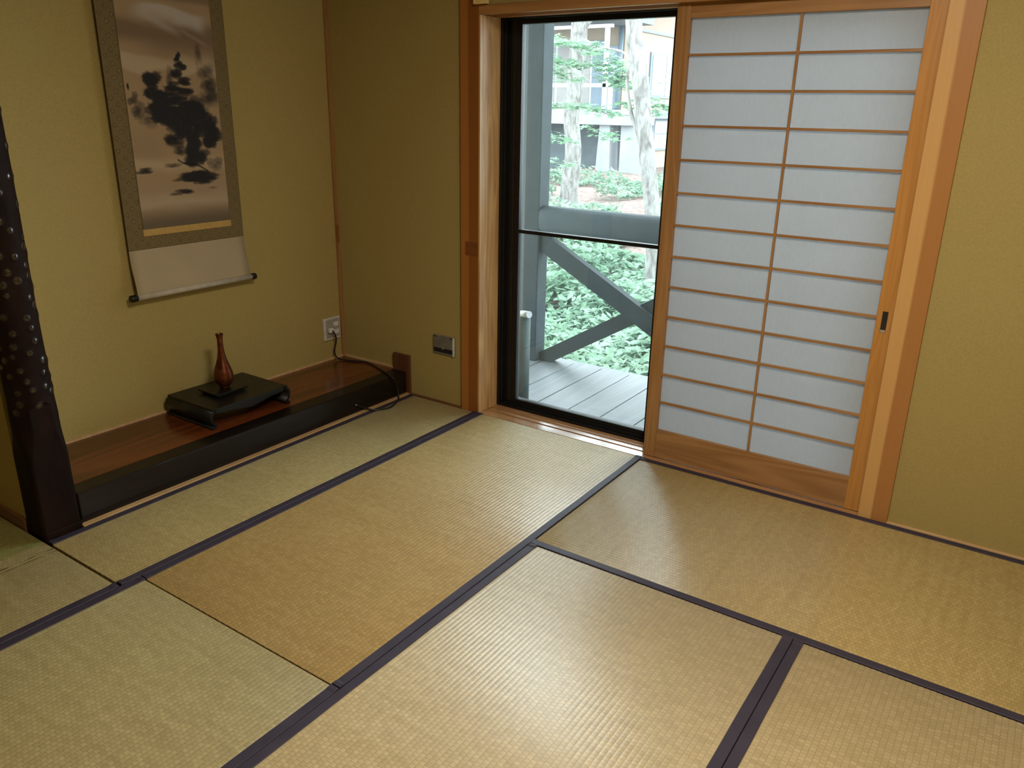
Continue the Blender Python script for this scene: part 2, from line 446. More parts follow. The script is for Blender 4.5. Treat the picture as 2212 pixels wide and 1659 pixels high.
# ------------------------------------------------------------------ hanging scroll (ink landscape)
SX = -1.785
sy0, sy1 = -1.142, -.586       # left/right edges as seen
py0, py1 = -1.068, -.652
scz0, scz1 = .838, 2.13
pz0, pz1 = .918, 1.86
sr = thing('hanging_scroll', (SX, -.864, .655), 'hanging scroll with an ink landscape of dark pines, hung on the alcove wall', 'scroll')
def grid_plane(x, ya, yb, za, zb, ny, nz, colf, bend=None):
    vs = []; cols = []
    for j in range(nz+1):
        for i in range(ny+1):
            y = ya+(yb-ya)*i/ny; z = za+(zb-za)*j/nz
            xx = x + (bend(y, z) if bend else 0)
            vs.append((xx, y, z)); cols.append(colf(y, z))
    fs = [(j*(ny+1)+i, j*(ny+1)+i+1, (j+1)*(ny+1)+i+1, (j+1)*(ny+1)+i) for j in range(nz) for i in range(ny)]
    return vs, fs, cols
def painted(name, gp, parent, rough=.8):
    vs, fs, cols = gp
    o = MB().add(vs, fs, True).build(name, None, parent, fixn=False)
    at = o.data.color_attributes.new('ink', 'FLOAT_COLOR', 'POINT')
    at.data.foreach_set('color', [c for q in cols for c in (q[0], q[1], q[2], 1.0)])
    t = NT(name+'_cloth'); a = t.n('ShaderNodeAttribute', attribute_name='ink')
    n = t.noise(t.coord(), 900, 2)
    t.bsdf(a.outputs['Color'], rough, .2, 0, t.bump(n, .15, .0005))
    o.data.materials.append(t.m)
    s = o.modifiers.new('thick', 'SOLIDIFY'); s.thickness = .0012; s.offset = 0
    return o
def sm(a, b, x):
    q = max(0, min(1, (x-a)/(b-a))); return q*q*(3-2*q)
def lerp(a, b, f): return tuple(p+(q-p)*f for p, q in zip(a, b))
# ink masses: (y, z, ry, rz, darkness, softness)
INK = []
RI = random.Random(5)
def mass(y, z, ry, rz, d, n=1):
    for k in range(n):
        INK.append((y+RI.uniform(-1,1)*ry*.6, z+RI.uniform(-1,1)*rz*.6, ry*.55, rz*.5, min(1, 1.22*d)*RI.uniform(.8,1)))
for z_, w_, y_ in ((1.585,.010,-.822),(1.565,.020,-.824),(1.54,.028,-.822),(1.515,.036,-.825),(1.49,.046,-.828),(1.46,.064,-.835),(1.43,.078,-.84),(1.40,.085,-.84),(1.375,.085,-.85)):
    mass(y_, z_, w_, .018, .85, 5)
mass(-.955,1.48,.042,.04,.8,9); mass(-.945,1.43,.05,.035,.8,9); mass(-.955,1.385,.045,.03,.72,7); mass(-.90,1.40,.05,.05,.7,8)
mass(-.90,1.345,.07,.04,.75,10); mass(-.84,1.335,.08,.05,.72,14); mass(-.785,1.39,.06,.05,.7,10); mass(-.79,1.31,.08,.04,.6,10); mass(-.75,1.37,.045,.035,.5,6)
mass(-.88,1.26,.045,.035,.6,8); mass(-.83,1.29,.05,.03,.6,7); mass(-.79,1.24,.05,.05,.8,10); mass(-.715,1.33,.045,.04,.75,8); mass(-.70,1.28,.045,.05,.8,10)
mass(-.80,1.19,.045,.035,.75,8); mass(-.75,1.20,.045,.03,.6,6); mass(-.86,1.22,.04,.02,.45,5)
mass(-1.057,1.462,.008,.02,.6,4); mass(-1.04,1.42,.022,.025,.5,5); mass(-1.02,1.38,.035,.035,.38,6); mass(-1.0,1.34,.045,.03,.28,5)
mass(-.87,1.50,.02,.05,.35,5)
mass(-.73,1.60,.018,.05,.22,6); mass(-.70,1.53,.04,.04,.25,8); mass(-.69,1.46,.05,.05,.32,9); mass(-.71,1.48,.04,.02,.3,4); mass(-.70,1.42,.045,.03,.3,6)
mass(-1.035,1.147,.04,.012,.6,7); mass(-.90,1.165,.045,.010,.4,5); mass(-.86,1.108,.05,.010,.6,6); mass(-.785,1.115,.085,.022,.8,16); mass(-.76,1.09,.05,.010,.55,6)
mass(-.875,1.055,.05,.012,.6,7); mass(-.72,1.065,.03,.006,.3,3); mass(-.70,1.16,.04,.03,.35,6)
INKZ = {}
for q in INK:
    for k in range(int((q[1]-2.2*q[3])*40), int((q[1]+2.2*q[3])*40)+1): INKZ.setdefault(k, []).append(q)
PAPER = (.34,.245,.145)
def paint(y, z):
    w = mnoise.noise(Vector((y*9, z*22, 1.3))); w2 = mnoise.noise(Vector((y*60, z*110, 4.1)))
    c = PAPER
    # mist bands and sky
    c = lerp(c, (.42,.33,.215), sm(.0,.03, .05-abs(z-1.555+.05*w)))
    c = lerp(c, (.165,.115,.072), .85*sm(1.60,1.66,z)*(1-sm(1.68,1.74,z+.02*w)))
    c = lerp(c, (.18,.125,.08), .7*sm(.09,.0,abs(z-1.63))*sm(-1.06,-.85,y))
    pk = 1.748+.016*math.sin((y+1.0)*15)+.012*w
    veil = .5+.5*mnoise.noise(Vector((y*14, z*30, 7.7)))
    c = lerp(c, (.44,.40,.36), .9*sm(-.06,-.005,z-pk+.02*veil)*(1-sm(.0,.022,z-pk))*sm(-1.03,-.93,y)*(1-sm(-.72,-.66,y)))
    c = lerp(c, (.42,.38,.34), .65*sm(.035,.0,abs(z-(1.705-.35*(y+.90)))+.012*veil) * sm(-.97,-.91,y)*(1-sm(-.86,-.78,y)))
    c = lerp(c, (.30,.25,.20), .5*sm(.012,.0,abs(z-(1.685-.45*(y+.80)))) * sm(-.82,-.78,y)*(1-sm(-.70,-.66,y)))
    c = lerp(c, (.17,.12,.08), .75*sm(1.775,1.80,z+.006*w))
    c = lerp(c, (.26,.19,.115), .6*sm(.10,.0,abs(z-1.24))*(1-sm(-1.0,-.9,y))*.7)
    c = lerp(c, (.44,.345,.225), .75*sm(.05,.0,abs(z-1.17+.02*w)))
    c = lerp(c, (.33,.25,.165), .7*sm(.035,.0,abs(z-1.06+.02*w)))
    c = lerp(c, (.41,.325,.22), .8*sm(.05,.0,abs(z-1.015+.02*w)))
    c = lerp(c, (.125,.098,.07), .92*sm(1.02,.93,z))
    e = 0
    for (qy, qz, ry, rz, d) in INKZ.get(int(z*40), ()):
        a = ((y-qy)/ry)**2 + ((z-qz)/rz)**2
        a *= 1 + .55*w2
        if a < 2.4:
            g_ = d*sm(1.8,.35,a); e = e+g_*(1-e)*.85 if e > g_ else g_+e*(1-g_)*.5
    c = lerp(c, (.011,.015,.022), min(.97, e*(1.0+.10*w2)))
    # leaning dark branch
    f = (y+.878)/(.145)
    if 0 < f < 1:
        zz = 1.186-.052*f-.006*math.sin(f*7)
        c = lerp(c, (.015,.015,.016), sm(.0045,.002,abs(z-zz)))
    return c
pic = painted('ink_painting', grid_plane(SX+.003, py0, py1, pz0, pz1, 170, 385, paint), sr)
GOLD = (.46,.295,.085)
o = MB().box(SX-.0005, SX+.0042, py0-.003, py1+.003, pz0-.027, pz0).build('gold_strip', plain('gold_brocade', GOLD+(1,), .55, .4, 0, 0, .1, .08, 60), sr)
BR = (.165,.125,.058)
def brocade(y, z):
    s = .049
    best = 9
    for j in (0, 1):
        yy = (y+j*s/2)/s; zz = (z+j*s/2)/s
        dy = (yy-round(yy))*s; dz = (zz-round(zz))*s
        if math.hypot(dy, dz) < best: best = math.hypot(dy, dz); vy, vz = dy, dz
    a = math.atan2(vz, vy); r = best
    pet = .0062+.0042*math.cos(6*a)
    c = BR
    n_ = mnoise.noise(Vector((y*300, z*300, 0)))
    c = lerp(c, (.10,.072,.032), .9*sm(pet+.0026, pet-.0005, r))
    c = lerp(c, (.30,.25,.15), .9*sm(.0042+.0022*math.cos(6*a+.6), .0012, r))
    return tuple(q*(1+.12*n_) for q in c)
bend = lambda y, z: 0.0
vs, fs, cols = grid_plane(SX, sy0, sy1, scz0, scz1, 150, 350, brocade)
painted('brocade_mount', (vs, fs, cols), sr)
SHEET = (.40,.325,.215)
def sheet(y, z):
    n_ = mnoise.noise(Vector((y*8, z*8, 0)))
    return tuple(q*(1+.05*n_) for q in SHEET)
painted('lower_sheet', grid_plane(SX, sy0, sy1, .650, scz0, 12, 30, sheet, lambda y, z: .022*sm(.82,.65,z)), sr)
MB().tube([(SX+.022, sy0-.004, .652), (SX+.022, sy1+.004, .652)], .0125, 24).build('roller', plain('pale_roller', (.44,.40,.32,1), .5, .3), sr)
for ya, yb in ((sy0-.034, sy0-.004), (sy1+.004, sy1+.028)):
    MB().tube([(SX+.022, ya, .652), (SX+.022, ya+.003, .652), (SX+.022, yb-.003, .652), (SX+.022, yb, .652)], [.0125,.0145,.0145,.0135], 24).build('roller_knob', M['black'], sr)
MB().tube([(SX, sy0, 2.135), (SX, sy1, 2.135)], .009, 16).build('top_rod', M['block'], sr)
MB().tube([(SX, -1.0, 2.14), (SX, -.864, 2.27), (SX, -.73, 2.14)], .002, 8).build('hanging_cord', M['block'], sr)

# ------------------------------------------------------------------ low black table, tray, vase
TB = (-1.62, -.875, .117)
tb = thing('display_table', TB, 'low black lacquered display table with curled scroll ends on the alcove board', 'table')
def ribbon(prof, th):
    """closed 2-D ribbon (y,z) of thickness th around a polyline"""
    L = []; Rr = []
    for i, p in enumerate(prof):
        a = prof[max(0,i-1)]; c = prof[min(len(prof)-1,i+1)]
        d = Vector((c[0]-a[0], c[1]-a[1])).normalized(); n_ = Vector((-d.y, d.x))*th/2
        L.append((p[0]+n_.x, p[1]+n_.y)); Rr.append((p[0]-n_.x, p[1]-n_.y))
    return L + Rr[::-1]
zt_ = .206
def curl(s, yc):
    # from the table top edge, bulging outwards and back in to a foot that turns out
    P = [(-.014,-.001),(-.004,-.006),(.006,-.014),(.012,-.027),(.012,-.041),(.008,-.054),(.001,-.064),(-.004,-.071),(-.005,-.077),(.001,-.082),(.013,-.0835)]
    # subdivide smoothly
    Q = []
    for i in range(len(P)-1):
        p0 = P[max(0,i-1)]; p1 = P[i]; p2 = P[i+1]; p3 = P[min(len(P)-1,i+2)]
        for k in range(4):
            u = k/4
            Q.append(tuple(.5*((2*p1[j])+(-p0[j]+p2[j])*u+(2*p0[j]-5*p1[j]+4*p2[j]-p3[j])*u*u+(-p0[j]+3*p1[j]-3*p2[j]+p3[j])*u**3) for j in (0,1)))
    Q.append(P[-1])
    return [(yc+s*q[0], zt_-.005+q[1]*.935) for q in Q]
MB().box(-1.776, -1.462, -1.064, -.670, zt_-.010, zt_).build('table_top', M['black'], tb, bevel=.0015)
for s, yc in ((-1, -1.060), (1, -.674)):
    MB().prism(ribbon(curl(s, yc), .011), 'x', -1.776, -1.462, True).build('leg', M['black'], tb)
b = MB()
prof = [(-1.045,zt_-.010),(-.69,zt_-.010),(-.69,zt_-.022),(-.76,zt_-.026),(-.80,zt_-.034),(-.8675,zt_-.045),(-.935,zt_-.034),(-.975,zt_-.026),(-1.045,zt_-.022)]
b.prism(prof, 'x', -1.474, -1.466)
b.build('apron', M['black'], tb)
t_ = thing('vase_stand', (-1.625, -.885, zt_), 'small square black lacquer stand under the copper vase', 'stand')
MB().box(-1.693, -1.560, -.968, -.806, zt_+.008, zt_+.017).build('tray_top', M['black'], t_, bevel=.002)
for xx in (-1.680, -1.582):
    MB().box(xx, xx+.012, -.955, -.82, zt_, zt_+.008).build('foot', M['black'], t_)
zv = zt_+.017
vprof0 = [(0,.0),(.021,.0),(.0225,.004),(.0215,.009),(.030,.016),(.0385,.028),(.0425,.044),(.0425,.058),(.039,.076),(.032,.097),(.0245,.118),(.0185,.140),(.0145,.163),(.0125,.186),(.0118,.205),(.0124,.222),(.0148,.236),(.0172,.243),(.0168,.2445),(.0150,.2435),(.0120,.232),(.0095,.20),(.0095,.16),(0,.15)]
vb = MB().lathe([(r, z) for r, z in vprof0], (-1.622, -.882, zv), 56).build('bottle_vase', M['copper'])
s = vb.modifiers.new('sub', 'SUBSURF'); s.levels = 1; s.render_levels = 2
tag(vb, 'slender long-necked copper coloured bottle vase on the black stand', 'vase')

# ------------------------------------------------------------------ outlets and cable
so = thing('wall_outlet', (WX, -.066, .288), 'ivory square wall outlet with a black cord plugged in, in the alcove corner', 'outlet')
MB().box(WX, WX+.011, -.126, -.010, .228, .348).build('plate', M['plastic'], so, bevel=.002)
MB().box(WX+.011, WX+.0125, -.112, -.016, .238, .338).build('insert', M['plastic2'], so, bevel=.0005)
for yc, zc in ((-.045,.310),(-.040,.268)):
    MB().box(WX+.0125, WX+.0165, yc-.016, yc+.016, zc-.012, zc+.012).build('socket', M['plastic3'], so, bevel=.001)
fo = thing('flip_outlet', (-1.103, WY, .30), 'small metal flap outlet set in the olive wall left of the orange post', 'outlet')
MB().box(-1.172, -1.034, .012, WY, .252, .348).build('plate', M['steel'], fo, bevel=.002)
MB().box(-1.163, -1.050, .009, .012, .284, .336).build('flap', M['steel'], fo, bevel=.001)
MB().box(-1.166, -1.050, .0105, .012, .262, .283).build('slot', M['darkslot'], fo)
MB().box(-1.046, -1.036, .009, .012, .252, .348).build('glint_edge', M['plastic3'], fo)['label'] = 'metal plate edge with its glint coloured white'  # shine of the metal edge, done as a plain white colour
MB().tube([(-1.108,.0095,.284),(-1.108,.007,.284)], .006, 16).build('latch_button', M['metalend'], fo)
for xx in (-1.158,-1.056):
    MB().box(xx-.008, xx+.008, .0112, .012, .338, .343).build('hinge', M['darkslot'], fo)
pcb = thing('power_cord', (-1.78, -.085, .285), 'black power cord from the ivory outlet, looping over the black beam onto the mat', 'cord')
MB().box(WX+.0165, WX+.034, -.106, -.076, .272, .296).build('plug', M['plastic3'], pcb, bevel=.003)['label'] = 'white plug'
def smoothpts(P, n=8):
    Q = []
    P = [Vector(p) for p in P]
    for i in range(len(P)-1):
        p0 = P[max(0,i-1)]; p1 = P[i]; p2 = P[i+1]; p3 = P[min(len(P)-1,i+2)]
        for k in range(n):
            u = k/n
            Q.append(.5*((2*p1)+(p2-p0)*u+(2*p0-5*p1+4*p2-p3)*u*u+(3*p1-p0-3*p2+p3)*u**3))
    Q.append(P[-1]); return Q
cp = smoothpts([(-1.777,-.09,.283),(-1.768,-.080,.262),(-1.776,-.068,.222),(-1.78,-.080,.168),(-1.775,-.070,.132),(-1.735,-.058,.1225),(-1.668,-.035,.1225),(-1.60,-.018,.1225),(-1.489,-.053,.1225),(-1.39,-.093,.1235),(-1.339,-.115,.122),(-1.331,-.098,.095),(-1.332,-.082,.05),(-1.322,-.088,.012),(-1.30,-.12,.0045),(-1.266,-.205,.0045),(-1.285,-.265,.0045),(-1.312,-.297,.008),(-1.330,-.330,.026),(-1.336,-.366,.046)])
MB().tube(cp, .0042, 12).build('cable', M['cable'], pcb)
MB().tube([cp[-1], cp[-1]+(cp[-1]-cp[-2]).normalized()*.010], .0025, 10).build('bare_end', M['metalend'], pcb)['label'] = 'bright bare metal cord end'

# ------------------------------------------------------------------ tatami mats
def mat(label, x0, x1, y0, y1, along, borders, light, dark, seed, stain=None, dz=0.0):
    g = .0008
    x0 += g; x1 -= g; y0 += g; y1 -= g
    root = thing('tatami_mat', (x0 if along == 'y' else x0, y0, 0), label, 'tatami mat', 'woven straw mats on the floor')
    if stain: root.location = (-.88, y0, 0)
    a0, a1, l0, l1 = (x0, x1, y0, y1) if along == 'y' else (y0, y1, x0, x1)
    nr = round((a1-a0)/RIDGE); K = 6
    zt = -.0002+dz; amp = .0006
    n = nr*K
    prof = []
    for i in range(n+1):
        a = a0 + (a1-a0)*i/n
        ph = (i % K)/K
        prof.append((a, zt - amp*(1-abs(math.sin(math.pi*ph))**.75)))
    P = lambda a, l, z: (a, l, z) if along == 'y' else (l, a, z)
    b = MB()
    lo = l0 + .0; hi = l1
    vs = [P(a, lo+.0025, z) for a, z in prof] + [P(a, hi-.0025, z) for a, z in prof] + [P(a, lo, z-.003) for a, z in prof] + [P(a, hi, z-.003) for a, z in prof]
    m = n+1
    fs = [(i, i+1, m+i+1, m+i) for i in range(n)] + [(2*m+i, 2*m+i+1, i+1, i) for i in range(n)] + [(m+i, m+i+1, 3*m+i+1, 3*m+i) for i in range(n)]
    b.add(vs, fs, True)
    if along == 'y': b.box(x0, x1, y0, y1, -.055, zt-.0025)
    else: b.box(x0, x1, y0, y1, -.055, zt-.0025)
    org = root.location
    w0 = a0-(org.x if along == 'y' else org.y)
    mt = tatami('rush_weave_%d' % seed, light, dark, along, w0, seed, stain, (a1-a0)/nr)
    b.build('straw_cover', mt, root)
    # real ridge pitch differs slightly from RIDGE; borders cover the edges
    bw = .0285
    for side in borders:
        if side == '-': q0, q1 = a0-.0004, a0+bw
        else: q0, q1 = a1-bw, a1+.0004
        N = 60
        bb = MB()
        sec = [(0,-.03),(0,.0004),(.0012,.0016),(bw-.0012,.0016),(bw,.0006),(bw,-.004)]
        vs = []
        for k in range(N+1):
            kk = 0 if k == 0 else (.012/(l1-l0)*N if k == 1 else (.02/(l1-l0)*N if k == 2 else (N-.012/(l1-l0)*N if k == N-1 else (N-.02/(l1-l0)*N if k == N-2 else k))))
            l = l0-.0004 + (l1-l0+.0008)*kk/N
            hem = .0022*(1 if min(k, N-k) == 0 else (.8 if min(k, N-k) == 1 else 0))
            wob = .0009*mnoise.noise(Vector((l*7, seed*3.1+(5 if side == '-' else 0), 0)))
            for s_, z_ in sec:
                a = (q0+s_) if side == '-' else (q1-s_)
                if s_ > .5*bw: a += wob if side == '+' else -wob
                vs.append(P(a, l, z_+dz+(hem if z_ > 0 else 0)))
        S = len(sec)
        fs = [(k*S+i, k*S+i+1, (k+1)*S+i+1, (k+1)*S+i) for k in range(N) for i in range(S-1)]
        fs += [tuple(range(S-1,-1,-1)), tuple(N*S+i for i in range(S))]
        bb.add(vs, fs, False)
        o = bb.build('border', M['border'], root)
        o['label'] = 'dark navy cloth border'
    return root
W = .88
T = lambda r, g, b_: (r*1.0, g*.96, b_*.84, 1)  # straw tints; left mats darkened, beam mat lightened to carry uneven light and vignetting
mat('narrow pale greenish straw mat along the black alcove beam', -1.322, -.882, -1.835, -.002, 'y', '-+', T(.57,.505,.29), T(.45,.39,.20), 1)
mat('orange-tan straw mat in the middle, its far short end at the glass door threshold', -.880, -.0005, -1.772, -.001, 'y', '-+', T(.51,.395,.20), T(.41,.295,.125), 2, None, .0012)
mat('straw mat lying lengthwise at the foot of the paper screen', .0005, 1.77, -.882, -.001, 'x', '-+', T(.48,.385,.19), T(.38,.285,.12), 3)
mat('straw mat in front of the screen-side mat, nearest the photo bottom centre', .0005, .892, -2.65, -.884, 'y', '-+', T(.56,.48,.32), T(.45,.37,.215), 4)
mat('straw mat at the bottom right corner, right of the wide double border', .893, 1.775, -2.65, -.884, 'y', '-+', T(.56,.475,.31), T(.45,.365,.21), 5)
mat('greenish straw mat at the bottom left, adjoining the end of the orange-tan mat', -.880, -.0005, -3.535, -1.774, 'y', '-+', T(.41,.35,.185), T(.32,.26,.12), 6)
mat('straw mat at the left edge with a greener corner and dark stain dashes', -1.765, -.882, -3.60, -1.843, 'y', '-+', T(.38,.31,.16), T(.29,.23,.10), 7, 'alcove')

# ------------------------------------------------------------------ glass sliding door
wd = thing('window_1', (-.4, .19, 0), 'black aluminium sliding glass door looking out on the porch', 'glass door')
wd['kind'] = 'structure'
fx0, fx1 = -.893, .893
b = MB()   # fixed outer frame with guide ribs
b.box(fx0, fx0+.028, .150, .300, -.02, 1.80)
for yy in (.160,.178,.196,.215): b.box(fx0+.028, fx0+.040, yy, yy+.006, .02, 1.78)
b.box(fx0, fx1, .150, .300, 1.772, 1.815)
b.box(fx0, fx1, .150, .300, -.06, .004)
for yy, h in ((.152,.012),(.166,.020),(.205,.020),(.245,.016)): b.box(fx0+.028, fx1, yy, yy+.006, .004, h)
b.box(fx1-.028, fx1, .150, .300, -.02, 1.80)
b.build('frame', M['bronze'], wd, bevel=.001)
sx0, sx1 = -.853, -.075
b = MB(); b.box(sx0, sx0+.066, .182, .212, .012, 1.785); b.build('stile', M['bronze'], wd, bevel=.002)
MB().box(sx0+.030, sx0+.034, .1795, .182, .03, 1.77).build('stile_groove_strip', M['bronze2'], wd)
MB().box(-.085, -.035, .182, .212, .012, 1.785).build('stile', M['bronze'], wd, bevel=.002)
MB().box(sx0+.066, -.085, .182, .212, .012, .040).box(sx0+.066, -.085, .180, .184, .012, .020).build('bottom_rail', M['bronze'], wd, bevel=.0015)
MB().box(sx0+.066, -.085, .182, .212, 1.752, 1.785).build('top_rail', M['bronze'], wd, bevel=.0015)
MB().box(sx0+.066, -.085, .184, .210, .862, .878).build('middle_rail', M['bronze'], wd, bevel=.002)
MB().box(sx0+.064, -.083, .195, .199, .038, 1.754).build('pane', M['glass'], wd)
MB().box(-.372, -.342, .176, .182, 1.772, 1.782).build('catch', M['bronze2'], wd)
b = MB(); b.box(-.06, -.015, .225, .255, .012, 1.785); b.box(.835, .880, .225, .255, .012, 1.785); b.box(-.015,.835,.225,.255,.012,.045); b.box(-.015,.835,.225,.255,1.75,1.785)
b.build('second_sash', M['bronze'], wd, bevel=.002)
MB().box(-.017, .837, .238, .242, .043, 1.752).build('second_pane', M['glass'], wd)

# ------------------------------------------------------------------ shoji
sh = thing('shoji_screen', (.43, .045, 0), 'sliding paper screen with cedar lattice, closed over the right half of the doorway', 'sliding screen')
Y0, Y1 = .031, .061
MB().box(-.012, .040, Y0, Y1, .001, 1.783).build('stile', M['shoji'], sh, bevel=.0015)
MB().box(.820, .874, Y0, Y1, .001, 1.783).build('stile', M['shojiO'], sh, bevel=.0015)['label'] = 'bright orange cedar stile with the pull'
MB().box(.040, .820, Y0+.002, Y1-.002, 1.727, 1.781).build('top_rail', M['shojix'], sh, bevel=.001)
MB().box(.040, .820, Y0+.003, Y1-.002, .002, .127).build('bottom_rail', M['shojix'], sh, bevel=.001)
PZ0, PZ1 = .127, 1.727
dz_ = (PZ1-PZ0)/13
MB().box(.4285, .4365, Y0+.006, Y0+.019, PZ0, PZ1).build('upright_lattice_bar', M['shoji'], sh, bevel=.0006)
for k in range(1, 13):
    z = PZ0+dz_*k
    MB().box(.040, .820, Y0+.007, Y0+.019, z-.0045, z+.0045).build('lattice_bar', M['shojix'], sh, bevel=.0006)
MB().box(.036, .824, Y0+.0195, Y0+.0205, PZ0-.004, PZ1+.004).build('paper', M['paper'], sh)
hp = MB(); hp.box(.838, .856, Y0-.0008, Y0+.0008, .693, .768).build('finger_pull', M['darkslot'], sh)
MB().box(.839, .855, Y0-.0016, Y0, .693, .703).build('pull_rim', M['metalend'], sh)['label'] = 'bright chrome lower rim of the pull'

# ------------------------------------------------------------------ porch
b = MB(); x = -2.6
while x < 2.4:
    b.box(x, x+.186, .16, 1.29, -.135, -.10 - .002*R.random()); x += .192
b.box(-2.6, 2.4, 1.26, 1.31, -.26, -.102)
struct(b.build('porch_deck', M['deck'], bevel=.002), 'weathered pale grey plank porch floor outside the glass door', 'deck')
struct(MB().box(-2.6, 2.4, .3, 1.2, -.9, -.14).build('porch_foundation', M['concreteD']))
struct(MB().box(-2.7, 2.4, .16, .75, 2.40, 2.48).build('porch_roof', M['soffit']))
rl = thing('porch_railing', (-1.34, 1.2, -.1), 'grey timber porch railing with a thick post and crossed braces behind the glass', 'railing')
MB().box(-1.394, -1.286, 1.145, 1.255, -.10, 2.30).build('post', M['porch'], rl, bevel=.006)
MB().box(.08, .188, 1.145, 1.255, -.10, 2.30).build('post', M['porch'], rl, bevel=.006)
MB().box(-1.45, -1.394, 1.18, 1.24, -.10, 2.30).build('corner_board', M['porchl'], rl)['label'] = 'paler greenish corner board'
sec = []
for k in range(16):
    a = 2*math.pi*k/16
    sec.append((1.2+.062*math.copysign(abs(math.cos(a))**.7, math.cos(a)), .784+.081*math.copysign(abs(math.sin(a))**.7, math.sin(a))))
MB().prism(sec, 'x', -1.286, 2.3, True).build('top_rail', M['porch'], rl)
MB().bar((-1.31, 1.19, .672), (.11, 1.19, -.092), .105, .05).build('brace', M['porch'], rl)
MB().bar((-1.30, 1.215, -.112), (.10, 1.215, .735), .088, .05).build('brace', M['porch'], rl)
sp = thing('standpipe', (-.95, .5, -.1), 'short grey standpipe with a white tap end on the porch beside the post', 'pipe')
MB().tube([(-.952,.5,-.1),(-.952,.5,.372)], .034, 20).build('pipe', M['porchl'], sp)
MB().tube([(-.968,.5,.385),(-.902,.47,.397)], .018, 16).build('tap_end', M['whitep'], sp)

# ------------------------------------------------------------------ grounds
def gz(x, y):
    base = -.86 + .56*sm(2.5, 18, y)
    h = .10*mnoise.noise(Vector((x*.35, y*.35, 0))) + .05*mnoise.noise(Vector((x*1.3, y*1.3, 3)))
    return base + h + .35*sm(1.5, 6, x+9.5-(y-14)*.05)*sm(13, 19, y)*0
b = MB(); nx, ny = 90, 110
vs = [(-30+34*i/nx, 1.0+39*(j/ny)**1.3, gz(-30+34*i/nx, 1.0+39*(j/ny)**1.3)) for j in range(ny+1) for i in range(nx+1)]
b.add(vs, [(j*(nx+1)+i, j*(nx+1)+i+1, (j+1)*(nx+1)+i+1, (j+1)*(nx+1)+i) for j in range(ny) for i in range(nx)], True)
struct(b.build('hillside', M['litter'], fixn=False), 'slope of brown leaf litter between porch and neighbouring house', 'ground')

def leaf(b, p, size, rng, flat=.5, lobes=False):
    yaw = rng.uniform(0, 2*math.pi)
    tx = rng.gauss(0, flat); ty = rng.gauss(0, flat)
    m = Matrix.Rotation(yaw, 3, 'Z') @ Matrix.Rotation(tx, 3, 'X') @ Matrix.Rotation(ty, 3, 'Y')
    if lobes:
        vs = []
        for k, r in enumerate((1,.35,.85,.3,.62,.18,.62,.3,.85,.35)):
            a = k*2*math.pi/10
            vs.append((r*math.cos(a), r*math.sin(a), -.12*r))
        b.add([Vector(p) + (m @ Vector(q))*size for q in vs], [tuple(range(10))])
    else:
        vs = [(-1,0,0),(-.25,-.48,.1),(.6,-.30,.05),(1.1,0,-.12),(.6,.30,.05),(-.25,.48,.1)]
        b.add([Vector(p) + (m @ Vector(q))*size for q in vs], [(0,1,2,3),(0,3,4,5)])
# ground cover
b = MB(); RG = random.Random(3)
cnt = 0
while cnt < 30000:
    y = 1.7 + 14.5*RG.random()**1.6; x = -1.7 - .56*(y-3.3) + RG.uniform(-1,1)*(1.4+.15*y)
    dens = mnoise.noise(Vector((x*.55, y*.55, 9.0)))
    far = sm(7.0, 9.5, y)
    if dens < -.45 + .50*far: continue
    h = (.10+.38*max(0, mnoise.noise(Vector((x*1.1, y*1.1, 5.0)))+.35))*RG.random()**.5
    leaf(b, (x, y, gz(x, y)+.02+h), RG.uniform(.04,.085), RG, .45); cnt += 1
tag(b.build('undergrowth', M['leafg'], fixn=False), 'low leafy green undergrowth below the porch railing', 'plants', None, 'stuff')

def tree(label, trunk, radii, limbs, sprays, leafmat_, seed):
    rt = thing('tree', trunk[0], label, 'tree', 'trees between porch and house')
    rg = random.Random(seed)
    pts = smoothpts(trunk, 6)
    rr = []
    for i in range(len(pts)):
        f = i/(len(pts)-1)*(len(radii)-1); k = min(int(f), len(radii)-2)
        rr.append(radii[k]+(radii[k+1]-radii[k])*(f-k) + .006*mnoise.noise(pts[i]*3))
    MB().tube(pts, rr, 20).build('trunk', M['bark'], rt)
    for P, r0, r1 in limbs:
        q = smoothpts(P, 5)
        MB().tube(q, [r0+(r1-r0)*i/(len(q)-1) for i in range(len(q))], 10).build('branch', M['bark'], rt)
    b = MB()
    for (P, w, n, sz) in sprays:
        q = smoothpts(P, 6)
        for k in range(n):
            p = q[rg.randrange(len(q))]
            leaf(b, p + Vector((rg.gauss(0, w), rg.gauss(0, w), rg.gauss(0, w*.22))), sz*rg.uniform(.7,1.2), rg, .22, True)
    if sprays: b.build('foliage', leafmat_, rt, fixn=False)
    return rt
tree('pale straight tree trunk with a flared base, left one behind the porch rail',
     [(-7.37,11.8,-.75),(-7.33,11.8,-.35),(-7.25,11.8,.55),(-7.33,11.8,1.3),(-7.28,11.8,1.75),(-7.24,11.8,2.4),(-7.22,11.8,3.1),(-7.1,11.8,6.5)],
     [.34,.20,.165,.16,.165,.16,.165,.13], 
     [([(-7.25,11.8,2.75),(-7.05,11.8,3.0),(-6.7,11.8,3.3),(-6.2,11.6,3.7)], .06, .03)], [], M['leaf'], 1)
